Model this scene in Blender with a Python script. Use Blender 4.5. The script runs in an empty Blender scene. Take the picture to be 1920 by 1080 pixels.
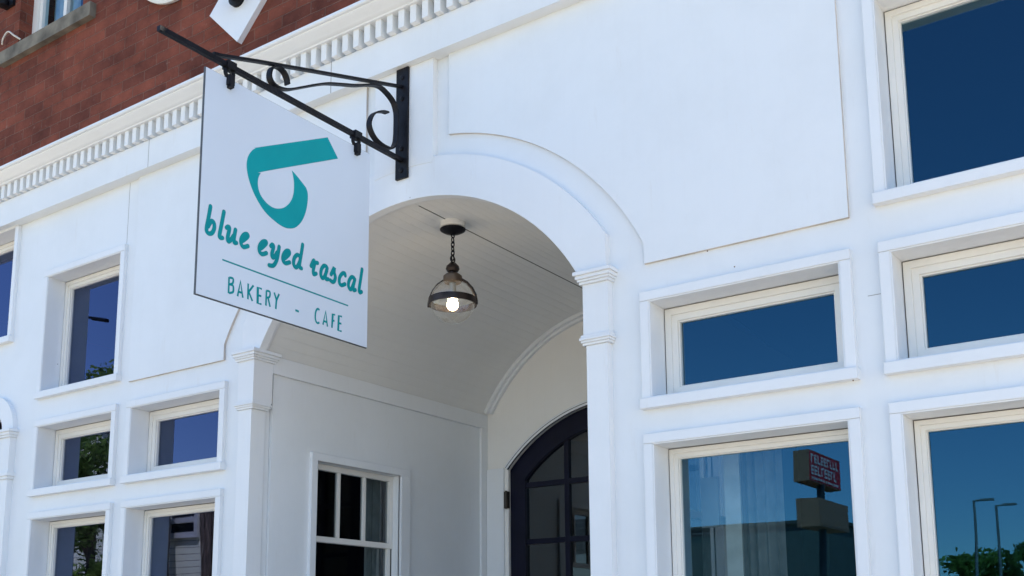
import bpy, bmesh, math, random
from mathutils import Vector, Matrix
from mathutils.geometry import tessellate_polygon

# ------------------------------------------------------------------ units
# The facade was measured in units of S metres: x along the shopfront,
# y into the building (the facade plane is y = 10), z up from eye level.
S = 0.34
EYE = 1.6
GZ = -EYE / S            # ground level
XC = -8.645              # middle of the entrance arch
def W(p):
    return Vector((p[0] * S, (p[1] - 10.0) * S, p[2] * S + EYE))

sc = bpy.context.scene
COL = sc.collection

# ------------------------------------------------------------------ camera
cd = bpy.data.cameras.new('camera')
cam = bpy.data.objects.new('camera', cd)
COL.objects.link(cam)
sc.camera = cam
R = Matrix(((0.81977021, -0.56328191, 0.10339386),
            (0.57265513, 0.80831168, -0.13674182),
            (-0.00655027, 0.17130589, 0.98519612)))
M = Matrix.Identity(4)
for i in range(3):
    M[i][0] = R[i][0]; M[i][1] = R[i][2]; M[i][2] = -R[i][1]
M.translation = W((0, 0, 0))
cam.matrix_world = M
cd.sensor_width = 36.0
cd.lens = 37.726
cd.shift_y = 0.162
cd.clip_start = 0.05
cd.clip_end = 2000

# ------------------------------------------------------------------ sky and sun (behind the building)
SUN_EL, SUN_ROT = math.radians(62), math.radians(30)
world = bpy.data.worlds.new('World'); sc.world = world
world.use_nodes = True
nt = world.node_tree
bg = nt.nodes['Background']
sky = nt.nodes.new('ShaderNodeTexSky')
sky.sky_type = 'NISHITA'; sky.sun_disc = False
sky.sun_elevation = SUN_EL; sky.sun_rotation = SUN_ROT
sky.air_density = 1.0; sky.dust_density = 0.3; sky.ozone_density = 3.0; sky.altitude = 600
nt.links.new(sky.outputs[0], bg.inputs[0])
bg.inputs[1].default_value = 0.133
sd = bpy.data.lights.new('sun', 'SUN'); sd.energy = 5.0; sd.angle = math.radians(0.5)
sd.color = (1.0, 0.92, 0.79)
sun = bpy.data.objects.new('sun', sd); COL.objects.link(sun)
sun.rotation_euler = Vector((math.sin(SUN_ROT) * math.cos(SUN_EL), math.cos(SUN_ROT) * math.cos(SUN_EL), math.sin(SUN_EL))).to_track_quat('Z', 'Y').to_euler()
sun.location = (0, 20, 40)
sc.view_settings.view_transform = 'Standard'; sc.view_settings.look = 'None'
sc.view_settings.gamma = 1.0; sc.view_settings.use_curve_mapping = False
sc.view_settings.exposure = 1.38

# ------------------------------------------------------------------ materials
def new_mat(name):
    m = bpy.data.materials.new(name); m.use_nodes = True
    n = m.node_tree; b = n.nodes['Principled BSDF']
    return m, n, b
def N(n, t, **kw):
    x = n.nodes.new(t)
    for k, v in kw.items():
        if k in x.inputs: x.inputs[k].default_value = v
        else: setattr(x, k, v)
    return x
def coords(n, scale=(1, 1, 1)):
    tc = N(n, 'ShaderNodeTexCoord'); mp = N(n, 'ShaderNodeMapping'); mp.inputs['Scale'].default_value = scale
    n.links.new(tc.outputs['Object'], mp.inputs['Vector'])
    return mp.outputs['Vector']
def ramp(n, stops):
    r = N(n, 'ShaderNodeValToRGB'); e = r.color_ramp.elements
    while len(e) < len(stops): e.new(0.5)
    for i, (p, c) in enumerate(stops):
        e[i].position = p; e[i].color = (*c, 1) if len(c) == 3 else c
    return r
def plain(name, col, rough=0.5, metal=0.0, var=0.06, nscale=6.0, bump=0.0, bscale=60.0, stretch=(1, 1, 1), spec=0.5, bevel=0.0):
    m, n, b = new_mat(name)
    v = coords(n, stretch)
    t = N(n, 'ShaderNodeTexNoise'); t.inputs['Scale'].default_value = nscale; t.inputs['Detail'].default_value = 6
    n.links.new(v, t.inputs['Vector'])
    lo = tuple(max(0, c * (1 - var * 2)) for c in col); hi = tuple(min(1, c * (1 + var)) for c in col)
    r = ramp(n, [(0.3, lo), (0.62, hi)])
    n.links.new(t.outputs['Fac'], r.inputs['Fac']); n.links.new(r.outputs['Color'], b.inputs['Base Color'])
    b.inputs['Roughness'].default_value = rough; b.inputs['Metallic'].default_value = metal
    b.inputs['Specular IOR Level'].default_value = spec
    nrm = None
    if bevel:
        bv = N(n, 'ShaderNodeBevel'); bv.samples = 4; bv.inputs['Radius'].default_value = bevel; nrm = bv.outputs['Normal']
    if bump:
        t2 = N(n, 'ShaderNodeTexNoise'); t2.inputs['Scale'].default_value = bscale; t2.inputs['Detail'].default_value = 4
        n.links.new(v, t2.inputs['Vector'])
        bp = N(n, 'ShaderNodeBump'); bp.inputs['Strength'].default_value = bump; bp.inputs['Distance'].default_value = 0.004
        n.links.new(t2.outputs['Fac'], bp.inputs['Height'])
        if nrm: n.links.new(nrm, bp.inputs['Normal'])
        nrm = bp.outputs['Normal']
    if nrm: n.links.new(nrm, b.inputs['Normal'])
    return m

def white_paint(name, col=(0.775, 0.80, 0.815), stretch=(1, 1, 1)):
    """brushed exterior paint on board: grain, roller texture, thin grime and a few rust-coloured drips"""
    m, n, b = new_mat(name)
    v = coords(n, stretch)
    a = N(n, 'ShaderNodeTexNoise'); a.inputs['Scale'].default_value = 1.7; a.inputs['Detail'].default_value = 8; a.inputs['Roughness'].default_value = 0.65
    n.links.new(v, a.inputs['Vector'])
    r = ramp(n, [(0.32, tuple(c * f for c, f in zip(col, (0.95, 0.95, 0.945)))), (0.55, col)])
    n.links.new(a.outputs['Fac'], r.inputs['Fac'])
    s = N(n, 'ShaderNodeTexNoise'); s.inputs['Scale'].default_value = 5.0; s.inputs['Detail'].default_value = 10; s.inputs['Roughness'].default_value = 0.75
    v2 = coords(n, (3.0, 3.0, 0.5)); n.links.new(v2, s.inputs['Vector'])
    r2 = ramp(n, [(0.60, (0, 0, 0)), (0.78, (1, 1, 1))])
    n.links.new(s.outputs['Fac'], r2.inputs['Fac'])
    mx = N(n, 'ShaderNodeMix', data_type='RGBA')
    sc_ = N(n, 'ShaderNodeMath', operation='MULTIPLY'); sc_.inputs[1].default_value = 0.30
    n.links.new(r2.outputs['Color'], sc_.inputs[0]); n.links.new(sc_.outputs[0], mx.inputs[0])
    n.links.new(r.outputs['Color'], mx.inputs[6]); mx.inputs[7].default_value = (0.60, 0.55, 0.48, 1)
    g = N(n, 'ShaderNodeTexNoise'); g.inputs['Scale'].default_value = 4.0; g.inputs['Detail'].default_value = 9; g.inputs['Roughness'].default_value = 0.7
    n.links.new(coords(n, (7.0, 7.0, 0.45)), g.inputs['Vector'])
    r3 = ramp(n, [(0.50, (0, 0, 0)), (0.80, (0.05, 0.05, 0.05))]); n.links.new(g.outputs['Fac'], r3.inputs['Fac'])
    m2 = N(n, 'ShaderNodeMix', data_type='RGBA'); n.links.new(r3.outputs['Color'], m2.inputs[0]); n.links.new(mx.outputs[2], m2.inputs[6]); m2.inputs[7].default_value = (0.52, 0.49, 0.45, 1)
    n.links.new(m2.outputs[2], b.inputs['Base Color'])
    b.inputs['Roughness'].default_value = 0.42
    bv = N(n, 'ShaderNodeBevel'); bv.samples = 4; bv.inputs['Radius'].default_value = 0.004
    t2 = N(n, 'ShaderNodeTexNoise'); t2.inputs['Scale'].default_value = 35; t2.inputs['Detail'].default_value = 5
    v3 = coords(n, (1, 1, 0.35)); n.links.new(v3, t2.inputs['Vector'])
    bp = N(n, 'ShaderNodeBump'); bp.inputs['Strength'].default_value = 0.18; bp.inputs['Distance'].default_value = 0.004
    n.links.new(t2.outputs['Fac'], bp.inputs['Height']); n.links.new(bv.outputs['Normal'], bp.inputs['Normal'])
    n.links.new(bp.outputs['Normal'], b.inputs['Normal'])
    return m

def brick_mat():
    m, n, b = new_mat('red brick')
    tc = N(n, 'ShaderNodeTexCoord'); sep = N(n, 'ShaderNodeSeparateXYZ'); cmb = N(n, 'ShaderNodeCombineXYZ')
    n.links.new(tc.outputs['Object'], sep.inputs[0])
    add = N(n, 'ShaderNodeMath', operation='ADD'); n.links.new(sep.outputs[0], add.inputs[0]); n.links.new(sep.outputs[1], add.inputs[1])
    n.links.new(add.outputs[0], cmb.inputs[0]); n.links.new(sep.outputs[2], cmb.inputs[1])
    # slightly wandering courses
    wob = N(n, 'ShaderNodeTexNoise'); wob.inputs['Scale'].default_value = 9; n.links.new(cmb.outputs[0], wob.inputs['Vector'])
    vm = N(n, 'ShaderNodeVectorMath', operation='MULTIPLY_ADD'); vm.inputs[1].default_value = (0.012, 0.012, 0)
    n.links.new(wob.outputs['Color'], vm.inputs[0]); n.links.new(cmb.outputs[0], vm.inputs[2])
    br = N(n, 'ShaderNodeTexBrick'); br.offset = 0.5
    for k, v in {'Scale': 1.0, 'Mortar Size': 0.005, 'Mortar Smooth': 0.6, 'Bias': 0.0, 'Brick Width': 0.205, 'Row Height': 0.068}.items():
        br.inputs[k].default_value = v
    br.inputs['Color1'].default_value = (0.235, 0.074, 0.049, 1); br.inputs['Color2'].default_value = (0.150, 0.051, 0.037, 1)
    br.inputs['Mortar'].default_value = (0.225, 0.110, 0.083, 1)
    n.links.new(vm.outputs[0], br.inputs['Vector'])
    # blotches of soot and patches of pale lime
    a = N(n, 'ShaderNodeTexNoise'); a.inputs['Scale'].default_value = 3.2; a.inputs['Detail'].default_value = 9; a.inputs['Roughness'].default_value = 0.7
    n.links.new(cmb.outputs[0], a.inputs['Vector'])
    ra = ramp(n, [(0.34, (0.52, 0.54, 0.56)), (0.62, (1.15, 1.10, 1.05))]); n.links.new(a.outputs['Fac'], ra.inputs['Fac'])
    mul = N(n, 'ShaderNodeMix', data_type='RGBA', blend_type='MULTIPLY'); mul.inputs[0].default_value = 0.85
    n.links.new(br.outputs['Color'], mul.inputs[6]); n.links.new(ra.outputs['Color'], mul.inputs[7])
    l = N(n, 'ShaderNodeTexNoise'); l.inputs['Scale'].default_value = 22; l.inputs['Detail'].default_value = 6; l.inputs['Roughness'].default_value = 0.8
    an = N(n, 'ShaderNodeMapping'); an.inputs['Scale'].default_value = (1.0, 0.9, 1.0); n.links.new(cmb.outputs[0], an.inputs['Vector']); n.links.new(an.outputs[0], l.inputs['Vector'])
    rl = ramp(n, [(0.60, (0, 0, 0)), (0.74, (0.6, 0.6, 0.6))]); n.links.new(l.outputs['Fac'], rl.inputs['Fac'])
    mx = N(n, 'ShaderNodeMix', data_type='RGBA'); n.links.new(rl.outputs['Color'], mx.inputs[0])
    n.links.new(mul.outputs[2], mx.inputs[6]); mx.inputs[7].default_value = (0.42, 0.30, 0.25, 1)
    n.links.new(mx.outputs[2], b.inputs['Base Color'])
    b.inputs['Roughness'].default_value = 0.9; b.inputs['Specular IOR Level'].default_value = 0.08
    inv = N(n, 'ShaderNodeMath', operation='SUBTRACT'); inv.inputs[0].default_value = 1.0; n.links.new(br.outputs['Fac'], inv.inputs[1])
    ns = N(n, 'ShaderNodeTexNoise'); ns.inputs['Scale'].default_value = 45; ns.inputs['Detail'].default_value = 5; n.links.new(cmb.outputs[0], ns.inputs['Vector'])
    hs = N(n, 'ShaderNodeMath', operation='MULTIPLY_ADD'); hs.inputs[1].default_value = 0.8
    n.links.new(ns.outputs['Fac'], hs.inputs[0]); n.links.new(inv.outputs[0], hs.inputs[2])
    bp = N(n, 'ShaderNodeBump'); bp.inputs['Strength'].default_value = 0.8; bp.inputs['Distance'].default_value = 0.008
    n.links.new(hs.outputs[0], bp.inputs['Height']); n.links.new(bp.outputs['Normal'], b.inputs['Normal'])
    return m

def glass_mat(name, f0=0.13, tint=(0.75, 0.83, 0.86), rough=0.0, wav=0.012, wscale=2.2, refl=(0.9, 0.96, 1.0)):
    m = bpy.data.materials.new(name); m.use_nodes = True
    n = m.node_tree; n.nodes.clear()
    out = N(n, 'ShaderNodeOutputMaterial'); mix = N(n, 'ShaderNodeMixShader')
    lw = N(n, 'ShaderNodeLayerWeight'); lw.inputs['Blend'].default_value = 0.5
    pw = N(n, 'ShaderNodeMath', operation='POWER'); pw.inputs[1].default_value = 4.0
    fr = N(n, 'ShaderNodeMath', operation='MULTIPLY_ADD'); fr.inputs[1].default_value = 1 - f0; fr.inputs[2].default_value = f0
    n.links.new(lw.outputs['Facing'], pw.inputs[0]); n.links.new(pw.outputs[0], fr.inputs[0])
    tr = N(n, 'ShaderNodeBsdfTransparent'); tr.inputs['Color'].default_value = (*tint, 1)
    gl = N(n, 'ShaderNodeBsdfGlossy'); gl.inputs['Roughness'].default_value = rough; gl.inputs['Color'].default_value = (*refl, 1)
    if wav:
        t = N(n, 'ShaderNodeTexNoise'); t.inputs['Scale'].default_value = wscale; t.inputs['Detail'].default_value = 1
        n.links.new(coords(n, (1, 1, 1)), t.inputs['Vector'])
        bp = N(n, 'ShaderNodeBump'); bp.inputs['Strength'].default_value = wav; bp.inputs['Distance'].default_value = 0.05
        n.links.new(t.outputs['Fac'], bp.inputs['Height']); n.links.new(bp.outputs['Normal'], gl.inputs['Normal'])
    n.links.new(fr.outputs[0], mix.inputs[0]); n.links.new(tr.outputs[0], mix.inputs[1]); n.links.new(gl.outputs[0], mix.inputs[2])
    n.links.new(mix.outputs[0], out.inputs[0])
    return m

def siding_mat():
    m, n, b = new_mat('clapboard siding')
    tc = N(n, 'ShaderNodeTexCoord'); sep = N(n, 'ShaderNodeSeparateXYZ'); n.links.new(tc.outputs['Object'], sep.inputs[0])
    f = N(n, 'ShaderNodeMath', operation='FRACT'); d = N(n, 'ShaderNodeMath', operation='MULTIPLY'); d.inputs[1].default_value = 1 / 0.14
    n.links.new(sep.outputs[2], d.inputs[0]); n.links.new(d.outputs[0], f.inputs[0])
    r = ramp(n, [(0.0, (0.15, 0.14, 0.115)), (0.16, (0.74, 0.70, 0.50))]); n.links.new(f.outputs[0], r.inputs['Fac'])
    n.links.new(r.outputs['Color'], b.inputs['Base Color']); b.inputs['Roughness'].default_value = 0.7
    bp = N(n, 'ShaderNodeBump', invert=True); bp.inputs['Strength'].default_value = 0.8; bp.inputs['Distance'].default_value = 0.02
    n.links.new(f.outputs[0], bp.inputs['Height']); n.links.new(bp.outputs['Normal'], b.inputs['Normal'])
    return m

MAT = {}
MAT['white'] = white_paint('white board paint')
MAT['trim'] = white_paint('white trim paint', (0.79, 0.81, 0.825))
MAT['vinyl'] = plain('off white window frame', (0.80, 0.78, 0.73), 0.38, var=0.03, nscale=3, bevel=0.003)
MAT['ceiling'] = white_paint('porch ceiling paint', (0.76, 0.76, 0.735))
MAT['backwall'] = white_paint('warm white plaster paint', (0.83, 0.81, 0.77))
MAT['brick'] = brick_mat()
MAT['stone'] = plain('weathered sill stone', (0.19, 0.168, 0.130), 0.9, var=0.3, nscale=7, bump=0.5, bscale=40)
MAT['concrete'] = plain('pavement concrete', (0.56, 0.48, 0.38), 0.9, var=0.10, nscale=3, bump=0.3)
MAT['asphalt'] = plain('worn asphalt', (0.29, 0.26, 0.215), 0.92, var=0.12, nscale=4, bump=0.4)
MAT['grass'] = plain('mown grass', (0.075, 0.10, 0.035), 0.95, var=0.3, nscale=5, bump=0.6)
MAT['glass'] = glass_mat('window glass', 0.105, (0.68, 0.76, 0.78), refl=(0.18, 0.59, 0.95))
MAT['glass_b'] = glass_mat('left window glass', 0.13, (0.6, 0.66, 0.68), refl=(0.37, 0.47, 0.88))  # left panes: tint of the mirrored sky put into the reflection colour
MAT['glass_dark'] = glass_mat('door glass', 0.085, (0.4, 0.44, 0.46))
MAT['globe'] = glass_mat('lamp globe glass', 0.09, (0.96, 0.96, 0.95), 0.0, 0.0)
def glow_haze(m, f):  # slight translucent haze added so the globe glows around the bulb
    n = m.node_tree; out = n.nodes['Material Output']; src = out.inputs[0].links[0].from_socket
    t = N(n, 'ShaderNodeBsdfTranslucent'); t.inputs['Color'].default_value = (0.9, 0.9, 0.88, 1); mx = N(n, 'ShaderNodeMixShader'); mx.inputs[0].default_value = f
    n.links.new(src, mx.inputs[1]); n.links.new(t.outputs[0], mx.inputs[2]); n.links.new(mx.outputs[0], out.inputs[0])
glow_haze(MAT['globe'], 0.012)
MAT['iron'] = plain('black painted iron', (0.006, 0.006, 0.009), 0.5, var=0.3, nscale=20, bump=0.25, bscale=90, spec=0.22)
MAT['bronze'] = plain('oil rubbed bronze', (0.030, 0.020, 0.016), 0.40, metal=0.5, var=0.35, nscale=25)
MAT['brown'] = plain('aged brass collar', (0.085, 0.06, 0.042), 0.45, metal=0.4, var=0.2)
MAT['door'] = plain('black door paint', (0.005, 0.006, 0.018), 0.32, var=0.15, bump=0.1, spec=0.2, bevel=0.004)
MAT['muntin'] = plain('dark window sash', (0.02, 0.022, 0.028), 0.35)
MAT['signwhite'] = plain('sign panel white', (0.64, 0.70, 0.78), 0.35, var=0.02, nscale=1.5, bump=0.03, bscale=6)
MAT['signedge'] = plain('sign panel edge', (0.10, 0.105, 0.11), 0.5, metal=0.4)
MAT['teal'] = plain('teal vinyl', (0.0, 0.310, 0.335), 0.45, var=0.03, spec=0.15)
MAT['teal_text'] = plain('teal lettering vinyl', (0.0, 0.255, 0.275), 0.45, var=0.03, spec=0.15)
MAT['interior'] = plain('near black interior plaster', (0.012, 0.013, 0.015), 0.9)  # near black, so that the rooms stay dark behind the panes
MAT['jamb'] = plain('interior jamb paint', (0.26, 0.29, 0.30), 0.6)
MAT['curtain'] = plain('hanging curtain', (0.55, 0.60, 0.58), 0.9, var=0.08, nscale=12)
MAT['sheer'] = plain('grey sheer curtain', (0.16, 0.18, 0.18), 0.9, var=0.1, nscale=12)
MAT['siding'] = siding_mat()
MAT['roof'] = plain('asphalt shingles', (0.09, 0.075, 0.065), 0.9, var=0.2, nscale=15)
MAT['housetrim'] = plain('house trim paint', (0.60, 0.56, 0.50), 0.6)
MAT['bark'] = plain('tree bark', (0.15, 0.105, 0.075), 0.95, var=0.35, nscale=9, bump=0.8, bscale=25, stretch=(4, 4, 0.6))
MAT['leaf'] = plain('green leaves', (0.12, 0.17, 0.04), 0.6, var=0.35, nscale=2.5)
MAT['leaf_b'] = plain('darker green leaves', (0.075, 0.115, 0.030), 0.6, var=0.35, nscale=1.5)
MAT['signbrown'] = plain('brown sign cabinet', (0.42, 0.17, 0.10), 0.6)
MAT['signred'] = plain('red sign face', (0.80, 0.020, 0.035), 0.6)
MAT['signtext'] = plain('white sign lettering', (0.82, 0.68, 0.67), 0.5)
MAT['darkwall'] = plain('dark metal wall panels', (0.10, 0.11, 0.10), 0.7, var=0.1)
MAT['tanwall'] = plain('tan block wall', (0.28, 0.22, 0.17), 0.85)
MAT['steel'] = plain('galvanised steel', (0.24, 0.25, 0.25), 0.5, metal=0.4)
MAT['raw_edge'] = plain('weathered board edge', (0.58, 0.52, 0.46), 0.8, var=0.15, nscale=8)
MAT['joint'] = plain('dirty joint and gap shade', (0.30, 0.29, 0.28), 0.9)
MAT['rust'] = plain('rusty nail head', (0.13, 0.07, 0.04), 0.9)
MAT['hinge'] = plain('brass hinge', (0.045, 0.036, 0.028), 0.5, metal=0.3)
MAT['render'] = plain('cream disc enamel', (0.74, 0.73, 0.67), 0.5, var=0.05, bevel=0.006)
def leafy(m):
    n = m.node_tree; b = n.nodes['Principled BSDF']; out = n.nodes['Material Output']; r = b.inputs['Base Color'].links[0].from_socket
    t = N(n, 'ShaderNodeBsdfTranslucent'); a = N(n, 'ShaderNodeAddShader'); n.links.new(r, t.inputs['Color'])
    n.links.new(b.outputs[0], a.inputs[0]); n.links.new(t.outputs[0], a.inputs[1]); n.links.new(a.outputs[0], out.inputs[0])
leafy(MAT['leaf']); leafy(MAT['leaf_b'])
def bulb_mat():
    m, n, b = new_mat('lit bulb')
    b.inputs['Emission Color'].default_value = (1.0, 0.76, 0.46, 1); b.inputs['Emission Strength'].default_value = 14.0
    return m
MAT['bulb'] = bulb_mat()
MAT['seam'] = plain('ceiling seam shade strip', (0.12, 0.12, 0.115), 0.9)

# ------------------------------------------------------------------ mesh building
class MB:
    def __init__(self): self.v = []; self.f = []
    def add(self, vs, fs):
        o = len(self.v); self.v += [tuple(p) for p in vs]; self.f += [tuple(i + o for i in f) for f in fs]
    def box(self, x0, x1, y0, y1, z0, z1):
        v = [(x, y, z) for x in (x0, x1) for y in (y0, y1) for z in (z0, z1)]
        self.add(v, [(0, 1, 3, 2), (4, 6, 7, 5), (0, 4, 5, 1), (2, 3, 7, 6), (0, 2, 6, 4), (1, 5, 7, 3)]); return self
    def prism(self, loops, a, b, axis='y'):
        """polygon (first loop) with holes (other loops), extruded along an axis"""
        flat = [p for l in loops for p in l]
        tri = tessellate_polygon([[Vector((p[0], p[1], 0)) for p in l] for l in loops])
        def P(p, t):
            if axis == 'y': return (p[0], t, p[1])
            if axis == 'x': return (t, p[0], p[1])
            return (p[0], p[1], t)
        n = len(flat)
        vs = [P(p, a) for p in flat] + [P(p, b) for p in flat]
        fs = [tuple(t) for t in tri] + [tuple(i + n for i in reversed(t)) for t in tri]
        o = 0
        for l in loops:
            m = len(l)
            for i in range(m):
                j = (i + 1) % m; fs.append((o + i, o + j, o + j + n, o + i + n))
            o += m
        self.add(vs, fs); return self
    def ring(self, x0, x1, z0, z1, w, y0, y1):
        """rectangular frame, w wide, lying inside x0..x1, z0..z1"""
        return self.prism([[(x0, z0), (x1, z0), (x1, z1), (x0, z1)], [(x0 + w, z0 + w), (x1 - w, z0 + w), (x1 - w, z1 - w), (x0 + w, z1 - w)]], y0, y1)
    def tube(self, path, r, n=10, cap=True):
        path = [Vector(p) for p in path]; rs = r if isinstance(r, (list, tuple)) else [r] * len(path)
        vs, fs = [], []
        up = None
        for i, p in enumerate(path):
            d = (path[min(i + 1, len(path) - 1)] - path[max(i - 1, 0)]).normalized()
            if up is None: up = d.orthogonal().normalized()
            up = (up - d * up.dot(d)).normalized(); s = d.cross(up)
            for k in range(n):
                a = 2 * math.pi * k / n; vs.append(p + (up * math.cos(a) + s * math.sin(a)) * rs[i])
        for i in range(len(path) - 1):
            for k in range(n):
                fs.append((i * n + k, i * n + (k + 1) % n, (i + 1) * n + (k + 1) % n, (i + 1) * n + k))
        if cap: fs += [tuple(range(n))[::-1], tuple(range((len(path) - 1) * n, len(path) * n))]
        self.add(vs, fs); return self
    def lathe(self, c, prof, n=40, axis='z'):
        vs, fs = [], []
        for r, h in prof:
            for k in range(n):
                a = 2 * math.pi * k / n; q = (r * math.cos(a), r * math.sin(a))
                vs.append((c[0] + q[0], c[1] + q[1], c[2] + h) if axis == 'z' else (c[0] + q[0], c[1] + h, c[2] + q[1]))
        for i in range(len(prof) - 1):
            for k in range(n): fs.append((i * n + k, i * n + (k + 1) % n, (i + 1) * n + (k + 1) % n, (i + 1) * n + k))
        fs += [tuple(range(n)), tuple(range((len(prof) - 1) * n, len(prof) * n))]
        self.add(vs, fs); return self
    def torus(self, c, R_, r, nx=24, nr=8, axis='z'):
        vs, fs = [], []
        for i in range(nx):
            a = 2 * math.pi * i / nx
            for j in range(nr):
                b = 2 * math.pi * j / nr; u = (R_ + r * math.cos(b)); p = (u * math.cos(a), u * math.sin(a), r * math.sin(b))
                p = {'z': p, 'y': (p[0], p[2], p[1]), 'x': (p[2], p[0], p[1])}[axis]
                vs.append((c[0] + p[0], c[1] + p[1], c[2] + p[2]))
        for i in range(nx):
            for j in range(nr):
                fs.append((i * nr + j, ((i + 1) % nx) * nr + j, ((i + 1) % nx) * nr + (j + 1) % nr, i * nr + (j + 1) % nr))
        self.add(vs, fs); return self
    def build(self, name, mat, parent=None, origin=None, smooth=None, recalc=True):
        """link as ONE mesh object; vertices are stored relative to the thing's base point"""
        base = Vector((0, 0, 0))
        if parent is not None:
            r = parent
            while r.parent is not None: r = r.parent
            base = r.location.copy()
        elif origin is not None: base = W(origin)
        me = bpy.data.meshes.new(name)
        me.from_pydata([W(p) - base for p in self.v], [], self.f)
        if recalc:
            bm = bmesh.new(); bm.from_mesh(me); bmesh.ops.recalc_face_normals(bm, faces=bm.faces); bm.to_mesh(me); bm.free()
        me.materials.append(MAT[mat])
        if smooth is not None:
            me.polygons.foreach_set('use_smooth', [True] * len(me.polygons)); me.set_sharp_from_angle(angle=math.radians(smooth))
        o = bpy.data.objects.new(name, me); COL.objects.link(o)
        if parent is not None: o.parent = parent
        else: o.location = base
        return o

def tag(o, label=None, cat=None, group=None, kind=None):
    if label: o['label'] = label
    if cat: o['category'] = cat
    if group: o['group'] = group
    if kind: o['kind'] = kind
    return o
def thing(name, at, label, cat, group=None):
    o = bpy.data.objects.new(name, None); COL.objects.link(o); o.location = W(at); o.empty_display_size = 0.2
    return tag(o, label, cat, group)
def copy_tree(o, parent=None):
    c = o.copy(); COL.objects.link(c)
    if parent is not None: c.parent = parent
    for ch in list(o.children): copy_tree(ch, c)
    return c
def arc(cx, cz, r, a0, a1, n):
    return [(cx + r * math.cos(math.radians(a0 + (a1 - a0) * i / n)), cz + r * math.sin(math.radians(a0 + (a1 - a0) * i / n))) for i in range(n + 1)]
def catmull(pts, sub=6, closed=False):
    n = len(pts); out = []
    rng = range(n) if closed else range(n - 1)
    for i in rng:
        p0 = pts[(i - 1) % n] if closed or i > 0 else pts[i]; p1 = pts[i]; p2 = pts[(i + 1) % n]
        p3 = pts[(i + 2) % n] if closed or i + 2 < n else p2
        for k in range(sub):
            t = k / sub
            out.append(tuple(0.5 * ((2 * b) + (c - a) * t + (2 * a - 5 * b + 4 * c - d) * t * t + (-a + 3 * b - 3 * c + d) * t ** 3) for a, b, c, d in zip(p0, p1, p2, p3)))
    if not closed: out.append(tuple(pts[-1]))
    return out
def offset_path(path, w):
    L, Rr = [], []
    for i, p in enumerate(path):
        a = path[max(i - 1, 0)]; b = path[min(i + 1, len(path) - 1)]
        dx, dz = b[0] - a[0], b[1] - a[1]; l = math.hypot(dx, dz) or 1
        k = 1.0
        if 0 < i < len(path) - 1:     # keep the width round a corner
            u = (p[0] - a[0], p[1] - a[1]); v = (b[0] - p[0], b[1] - p[1]); lu = math.hypot(*u) or 1; lv = math.hypot(*v) or 1
            cs = (u[0] * v[0] + u[1] * v[1]) / (lu * lv); k = min(1.6, 1 / max(0.4, math.sqrt(max(0.0, (1 + cs) / 2))))
        nx, nz = -dz / l * w / 2 * k, dx / l * w / 2 * k
        L.append((p[0] + nx, p[1] + nz)); Rr.append((p[0] - nx, p[1] - nz))
    return L, Rr
SCRIPT = [[[6.917, 4.497], [6.896, 4.356], [6.879, 4.251], [6.884, 4.207], [6.916, 4.196], [6.954, 4.22], [6.976, 4.276], [6.97, 4.327], [6.944, 4.343], [6.918, 4.315], [6.895, 4.27]], [[7.094, 4.496], [7.071, 4.356], [7.049, 4.228], [7.055, 4.198], [7.087, 4.204]], [[7.136, 4.331], [7.159, 4.35], [7.175, 4.333], [7.156, 4.226], [7.167, 4.19], [7.2, 4.218], [7.234, 4.272]], [[7.257, 4.348], [7.241, 4.246], [7.249, 4.201], [7.275, 4.207]], [[7.348, 4.247], [7.387, 4.281], [7.43, 4.331], [7.415, 4.35], [7.373, 4.327], [7.34, 4.27], [7.341, 4.219], [7.373, 4.191], [7.435, 4.22]], [[7.607, 4.242], [7.647, 4.277], [7.691, 4.331], [7.681, 4.35], [7.637, 4.329], [7.599, 4.27], [7.599, 4.211], [7.637, 4.189], [7.698, 4.22]], [[7.76, 4.319], [7.782, 4.343], [7.799, 4.324], [7.779, 4.236], [7.789, 4.197], [7.818, 4.214], [7.854, 4.273]], [[7.881, 4.349], [7.861, 4.222], [7.835, 4.148], [7.799, 4.104], [7.743, 4.092]], [[7.96, 4.232], [7.997, 4.266], [8.039, 4.32], [8.026, 4.345], [7.983, 4.326], [7.947, 4.266], [7.944, 4.213], [7.981, 4.186], [8.043, 4.215]], [[8.237, 4.484], [8.219, 4.367], [8.2, 4.261], [8.199, 4.204], [8.227, 4.197]], [[8.2, 4.327], [8.16, 4.338], [8.114, 4.286], [8.105, 4.215], [8.138, 4.182], [8.172, 4.215], [8.202, 4.277]], [[8.376, 4.267], [8.413, 4.343], [8.436, 4.329], [8.477, 4.335]], [[8.436, 4.323], [8.416, 4.232], [8.422, 4.183], [8.461, 4.202]], [[8.635, 4.307], [8.621, 4.334], [8.581, 4.33], [8.543, 4.276], [8.535, 4.211], [8.557, 4.175], [8.594, 4.201], [8.63, 4.286]], [[8.637, 4.319], [8.611, 4.225], [8.62, 4.181], [8.655, 4.188]], [[8.702, 4.259], [8.749, 4.347], [8.752, 4.297], [8.773, 4.247], [8.756, 4.191], [8.724, 4.174], [8.69, 4.183]], [[8.942, 4.313], [8.93, 4.338], [8.892, 4.325], [8.848, 4.268], [8.842, 4.203], [8.875, 4.174], [8.938, 4.206]], [[9.098, 4.294], [9.089, 4.327], [9.047, 4.323], [9.006, 4.265], [8.997, 4.202], [9.024, 4.165], [9.053, 4.185], [9.091, 4.268]], [[9.106, 4.313], [9.08, 4.213], [9.087, 4.172], [9.118, 4.183]], [[9.229, 4.474], [9.202, 4.319], [9.183, 4.208], [9.192, 4.17], [9.225, 4.187]]]
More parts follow.
